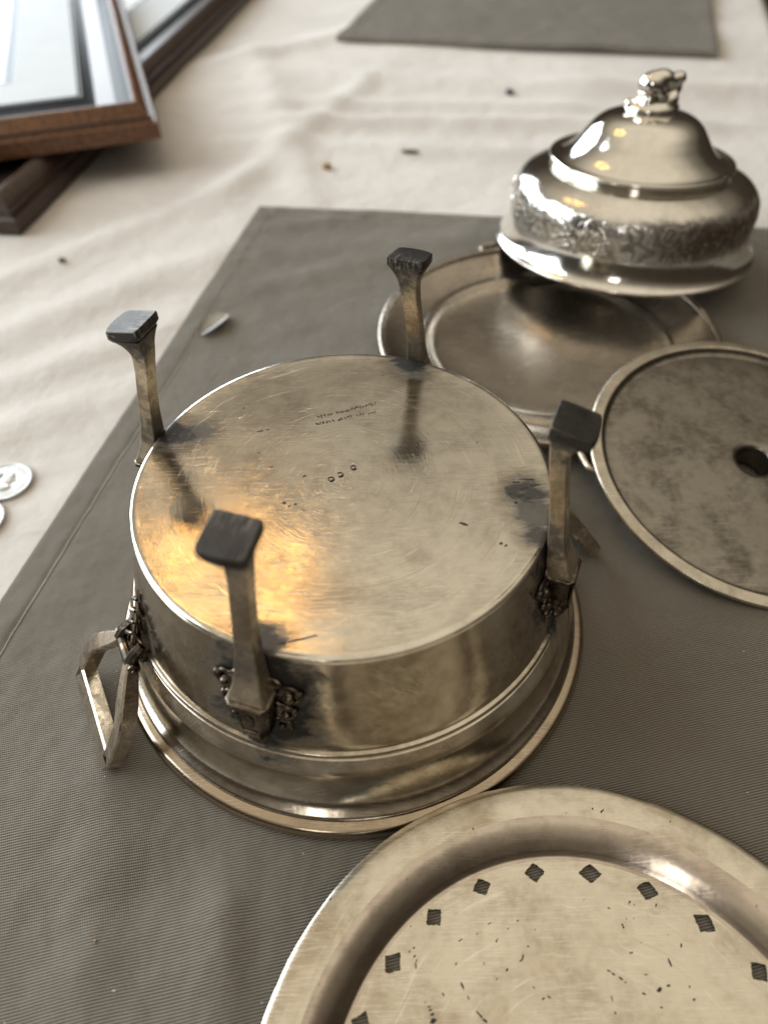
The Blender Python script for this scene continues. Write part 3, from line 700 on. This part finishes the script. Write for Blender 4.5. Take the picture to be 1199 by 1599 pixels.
lathe(bm, [(7.09, -0.15), (7.10, 0.02)] + circ(7.22, 0.02, 0.12, 170, 70, 6) + [(7.40, 0.13), (7.56, 0.10)] + circ(7.58, -0.03, 0.13, 80, -90, 10) + [(7.3, -0.16), (7.09, -0.15)], 192)
obj('rim', bm, M_DISCR, disc, True, 50)

# ------------------------------------------------------------------ domed lid with finial
nl = Vector((0.03, 0.09, 0.9955)).normalized()
RL = Vector((0, 0, 1)).rotation_difference(nl).to_matrix()
lid = thing('domed_lid', 'polished silver domed lid with a bud finial, resting on the plate edge', 'lid', (16.0, 44.67, 1.44), RL)
bm = bmesh.new()
lp = circ(8.02, 0.10, 0.10, -90, 70, 8)
lp += [tuple(p) for p in crom([(8.06, 0.19), (7.90, 0.30), (7.72, 0.58), (7.57, 1.0), (7.46, 1.5), (7.43, 2.0), (7.46, 2.6), (7.45, 3.1), (7.22, 3.72), (6.78, 4.18), (6.1, 4.52), (5.55, 4.68), (5.25, 4.72)], 6)]
lathe(bm, [(7.9, 0.0)] + lp + [(5.0, 4.6), (6.9, 3.6), (7.2, 2.6), (7.1, 1.3), (7.8, 0.2), (7.9, 0.0)], 192)
obj('lower_dome', bm, M_LIDB, lid, True, 50)
bm = bmesh.new()
up_ = [(5.0, 4.6), (5.26, 4.70), (5.30, 4.95), (5.42, 5.02)] + circ(5.38, 5.12, 0.12, -60, 90, 8) + [(5.30, 5.23), (5.18, 5.16), (5.02, 5.16)]
lathe(bm, up_, 192)
obj('ring', bm, M_LID, lid, True, 50)
bm = bmesh.new()
ud = [tuple(p) for p in crom([(5.03, 5.15), (4.75, 5.26), (4.30, 5.58), (3.88, 6.05), (3.52, 6.55), (3.15, 7.0), (2.65, 7.36), (2.0, 7.58), (1.2, 7.68), (0.0, 7.70)], 6)]
ud[-1] = (0, 7.70)
lathe(bm, ud, 192)
obj('upper_dome', bm, M_LID, lid, True, 60)
# finial: a curled bud, fused from lumps
bm = bmesh.new(); FS = 1.16
for c, r, s_ in (((0, 0, 7.85), .95, (1.15, .9, .42)), ((-.75, -.1, 7.9), .42, (1.2, .8, .6)), ((.75, -.15, 7.95), .45, (1, .8, .7)), ((-.05, 0, 8.45), .68, (1.0, .85, 1.0)), ((-.25, -.1, 9.1), .58, (1.05, .9, .95)), ((.10, -.12, 9.45), .46, (1.1, .9, .8)),
                ((.72, -.1, 9.32), .38, (.9, .8, .9)), ((.95, -.15, 9.5), .27, (1, 1, 1)), ((.92, -.15, 8.95), .22, (1, 1, 1)), ((-.78, -.1, 9.0), .2, (1, 1, 1)), ((.45, -.45, 8.1), .34, (1, .7, 1.2)), ((-.35, -.45, 8.25), .34, (1.1, .7, 1.2)), ((-1.15, 0, 8.1), .22, (1.2, 1, 1)), ((.15, -.5, 8.75), .28, (.8, .7, 1.3)), ((.8, -.38, 8.35), .3, (.8, .8, 1.2))):
    ball(bm, (c[0] * FS, c[1] * FS, 7.62 + (c[2] - 7.7) * 0.98), r * 1.4, 3, s_)
fin = obj('finial', bm, M_LID, lid)
md = fin.modifiers.new('fuse', 'REMESH'); md.mode = 'VOXEL'; md.voxel_size = 0.0009; md.use_smooth_shade = True
md = fin.modifiers.new('soften', 'SMOOTH'); md.factor = 0.5; md.iterations = 5
# engraved scroll band: shallow raised curls round the bulge
lat = sorted(lp[9:], key=lambda q: q[1])
def lid_r(z):
    for (r0, z0), (r1, z1) in zip(lat, lat[1:]):
        if z0 <= z <= z1: return r0 + (r1 - r0) * (z - z0) / max(z1 - z0, 1e-6)
    return lat[-1][0]
bm = bmesh.new(); rs = random.Random(2)
NSC = 20
for k in range(NSC):
    a0 = 2 * pi * k / NSC
    for (dz, da, r0, dirn) in ((3.05, 0.0, .52, 1), (2.25, 0.5, .42, -1), (2.75, .55, .26, -1), (3.5, 0.5, .26, 1)):
        ac = a0 + da * 2 * pi / NSC; pts = []
        for j in range(22):
            q = j / 21; an = dirn * q * 2.6 * pi + rs.uniform(-.05, .05) + k; rr_ = r0 * (1 - .8 * q); z = dz + rr_ * sin(an); R0 = lid_r(z) - 0.022; aa = ac + rr_ * cos(an) / R0
            pts.append((R0 * cos(aa), R0 * sin(aa), z))
        tube(bm, pts, [0.05 * (1 - .4 * j / 21) for j in range(22)], 6)
obj('engraved_scrolls', bm, M_LIDB, lid, True, 60)['kind'] = 'stuff'

# ------------------------------------------------------------------ picture frames
M_FWOOD = m_simple('rust_brown_wood', (0.19, 0.082, 0.032), 0.45, ns=2.5, dk=0.45, bump=0.2)
M_FBLACK = m_simple('black_lacquer', (0.018, 0.02, 0.024), 0.46, ns=0.6, dk=0.7)
for n_ in M_FBLACK.node_tree.nodes:
    if n_.type == 'BSDF_PRINCIPLED': n_.inputs['IOR'].default_value = 1.16
M_FDARK = m_simple('dark_brown_wood', (0.055, 0.03, 0.022), 0.4, ns=2.0, dk=0.5)
M_PMAT = m_simple('white_mount_board', (0.62, 0.66, 0.69), 0.7, ns=0.2, dk=0.95)
for n_ in M_PMAT.node_tree.nodes:
    if n_.type == 'BSDF_PRINCIPLED': n_.inputs['Specular IOR Level'].default_value = 0.1
def m_picture():
    m = N('faded_print'); n = m.noise(m.co, 0.35, 5, 0.6); n2 = m.noise(m.co, 1.4, 4, 0.6)
    c = m.mix(m.ramp(n, 0.35, 0.65), (0.52, 0.47, 0.38), (0.22, 0.26, 0.17)); c = m.mix(m.ramp(n2, .5, .7), c, (0.62, 0.60, 0.55))
    m.set(Base_Color=c, Roughness=0.4); return m.m
M_PRINT = m_picture(); M_PLINE = m_simple('blue_black_line', (0.03, 0.06, 0.10), 0.5)
M_GLASS = N('frame_glass'); M_GLASS.set(Base_Color=(1, 1, 1), Roughness=0.02, Transmission_Weight=1.0, IOR=1.2); M_GLASS = M_GLASS.m
def mitred(bm, prof, w, h):
    """a rectangular frame from a closed section (inset, z)"""
    rings = []
    for cx, cy, sx, sy in ((0, 0, 1, 1), (w, 0, -1, 1), (w, h, -1, -1), (0, h, 1, -1)):
        rings.append([bm.verts.new((cx + sx * i, cy + sy * i, z)) for i, z in prof])
    for a in range(4):
        A_, B_ = rings[a], rings[(a + 1) % 4]; n = len(prof)
        for k in range(n): bm.faces.new((A_[k], A_[(k + 1) % n], B_[(k + 1) % n], B_[k]))
def make_frame(label, O, ex, ey, z0, w, h, outer, dims, group=None):
    R_ = Matrix((ex, ey, Vector((0, 0, 1)))).transposed()
    if R_.determinant() < 0: R_ = Matrix((ex, ey, Vector((0, 0, 1)))).transposed()
    t = thing('picture_frame', label, 'picture frame', (O[0], O[1], z0), None)
    def xf(bm):
        for v in bm.verts: v.co = ex * v.co.x + ey * v.co.y + Vector((0, 0, v.co.z))
        return bm
    lipi, lipz, bz, cw, mz = dims
    bm = bmesh.new(); mitred(bm, [(0.0, 0), (0.0, bz), (0.12, bz + .1), (0.30, bz + .05), (0.40, bz + .25), (lipi - .25, lipz - .1), (lipi, lipz), (lipi + .18, lipz - .03), (lipi + .2, lipz - .5), (lipi + .2, 0)], w, h)
    bevel(bm, 0.08, 2, 40)
    obj('moulding', xf(bm), outer, t, True, 50)
    bm = bmesh.new()
    cove = [(lipi + .17, lipz - .06)] + [tuple(p) for p in crom([(lipi + .3, lipz - .1), (lipi + cw * .22, mz - .15), (lipi + cw * .45, mz - .55), (lipi + cw * .72, mz - .45), (lipi + cw, mz + .06)], 5)] + [(lipi + cw + .1, mz + .05), (lipi + cw + .1, mz - .9), (lipi + .17, mz - 1.1)]
    mitred(bm, cove, w, h)
    obj('cove', xf(bm), M_FBLACK, t, True, 50)
    i0 = lipi + cw - .2
    bm = bmesh.new(); ins = i0 + 5.4
    mitred(bm, [(i0, mz), (ins, mz), (ins + .1, mz - .1), (i0, mz - .12)], w, h)
    obj('mount', xf(bm), M_PMAT, t, False)
    bm = bmesh.new(); mitred(bm, [(ins + .02, mz - .06), (ins + .75, mz - .06), (ins + .75, mz - .09), (ins + .02, mz - .09)], w, h)
    obj('mount_line', xf(bm), M_PLINE, t, False)
    bm = bmesh.new(); boxm(bm, (ins - .2, ins - .2, mz - .25), (w - ins + .2, h - ins + .2, mz - .12))
    obj('picture', xf(bm), M_PRINT, t, False)
    bm = bmesh.new(); boxm(bm, (.4, .4, 0.02), (w - .4, h - .4, mz - .45))
    obj('backing', xf(bm), M_FDARK, t, False)
    return t
e1x, e1y = Vector((-.9585, -.285, 0)).normalized(), Vector((-.285, .9585, 0)).normalized()
make_frame('upper picture frame with rust brown edge, black cove and white mount', (-16.8, 60.8), e1x, e1y, 2.55, 50, 62, M_FWOOD, (1.35, 2.45, 1.15, 4.2, 2.0))
e2y = Vector((.162, .987, 0)).normalized(); e2x = Vector((-e2y.y, e2y.x, 0))
make_frame('lower dark brown picture frame lying diagonally under the other', (-25.8, 50.6), e2x, e2y, 0.0, 56, 84, M_FDARK, (1.5, 2.45, 1.0, 3.6, 1.9))

# ------------------------------------------------------------------ small things
M_COIN = silver('coin_silver', (0.56, 0.56, 0.54), (0.34, 0.34, 0.32), 0.40, 0.5, 0.8, 0.2, dents=0.5)
def coin(c, z, label, seed):
    t = thing('coin', label, 'coin', (c[0], c[1], z), None, 'coins on the tablecloth')
    bm = bmesh.new(); lathe(bm, [(0, .13), (1.12, .13), (1.17, .165), (1.27, .17), (1.30, .14), (1.30, .02), (1.27, 0), (0, 0)], 72)
    obj('disc', bm, M_COIN, t, True, 30)
    bm = bmesh.new(); q = random.Random(seed)
    ball(bm, (.05, .15, .13), .48, 2, (.8, 1, .16)); ball(bm, (-.12, -.42, .13), .5, 2, (1.1, .6, .14)); ball(bm, (.38, .1, .14), .14, 1, (1, .6, .3))
    for k in range(22):
        a = 2 * pi * k / 22
        if q.random() < .8: ball(bm, (.98 * cos(a), .98 * sin(a), .13), .06, 1, (1, .8, .35))
    for k in range(7): tube(bm, [(-.35 + .08 * k, .5 - .03 * k * k * .3, .16), (-.45 + .1 * k, .2, .18), (-.3 + .09 * k, -.1, .16)], .03, 5)
    obj('relief', bm, M_COIN, t, True, 60)
coin((-18.55, 25.3), cloth_h(-18.55, 25.3) - .10, 'silver coin lying at the left edge, the upper of the two', 1)
coin((-19.05, 22.75), cloth_h(-19.05, 22.75) - .10, 'silver coin lying at the left edge, the lower, mostly cut off', 2)
# curled metal flake on the mat
def gz(x, y):
    u, v = in_mat(x, y); return near_h(u, v)
bm = bmesh.new(); rings = []
for i in range(13):
    u = i / 12; w = 0.62 * sin(pi * (0.06 + 0.92 * u)) ** 0.7; L = -1.25 + 2.5 * u
    row = [(L, w * s_, 0.12 + 0.38 * (s_ * s_) * (w / .62) + 0.10 * abs(u - .5)) for s_ in (-1, -.6, -.2, .2, .6, 1)]
    rings.append(row + [(x, y * .96, z - .06) for x, y, z in reversed(row)])
loft(bm, rings)
fl = obj('metal_flake', bm, silver('flake_silver', (0.5, 0.5, 0.49), (0.4, 0.38, 0.35), .25, .5, 1.0, 0), None, True, 60, loc=(-9.95, 38.1, gz(-9.95, 38.1)), rotz=radians(58))
tag(fl, 'small curled leaf-shaped metal flake on the grey placemat', 'metal flake')
def crumb(x, y, z, r, col, label, name='crumb', flat=(1, 1, .6)):
    bm = bmesh.new(); ball(bm, (0, 0, r * flat[2] * .7), r, 2, flat)
    for v in bm.verts: v.co += Vector((noise.noise(v.co * 9 + Vector((x, y, 0))), noise.noise(v.co * 9 + Vector((y, x, 3))), 0)) * r * .35
    tag(obj(name, bm, m_simple('crumb_' + name, col, .8, ns=6), None, True, 70, loc=(x, y, z), rotz=x), label, 'crumb', 'crumbs on the cloth')
crumb(-3.93, 60.65, cloth_h(-3.93, 60.65) - .16, .42, (.36, .25, .12), 'tan crumb on the tablecloth behind the grey placemat')
crumb(2.98, 63.0, cloth_h(2.98, 63.0) - .16, .6, (.16, .14, .12), 'long grey crumb on the tablecloth, right of the tan one', flat=(1.3, .4, .3))
crumb(13.18, 76.6, cloth_h(13.18, 76.6) - .16, .42, (.07, .07, .08), 'black speck on the tablecloth below the far placemat')
crumb(-21.5, 46.3, cloth_h(-21.5, 46.3) - .16, .25, (.16, .13, .11), 'dark speck on the tablecloth beside the lower picture frame')
crumb(-9.05, 5.2, gz(-9.05, 5.2), .055, (.40, .22, .10), 'tiny rusty crumb on the placemat in front of the dish handle')
bm = bmesh.new(); rl = random.Random(9)
for k in range(90):
    x, y = rl.uniform(-12, 22), rl.uniform(-1, 40); u, v = in_mat(x, y)
    if u > .5 and v > .5 and flat_k(x, y) > .05: ball(bm, (x, y, near_h(u, v) + .01), rl.uniform(.012, .032), 1, (rl.uniform(1, 2.2), 1, .6))
tag(obj('lint', bm, m_simple('pale_lint', (.6, .57, .52), .9), None), kind='stuff')
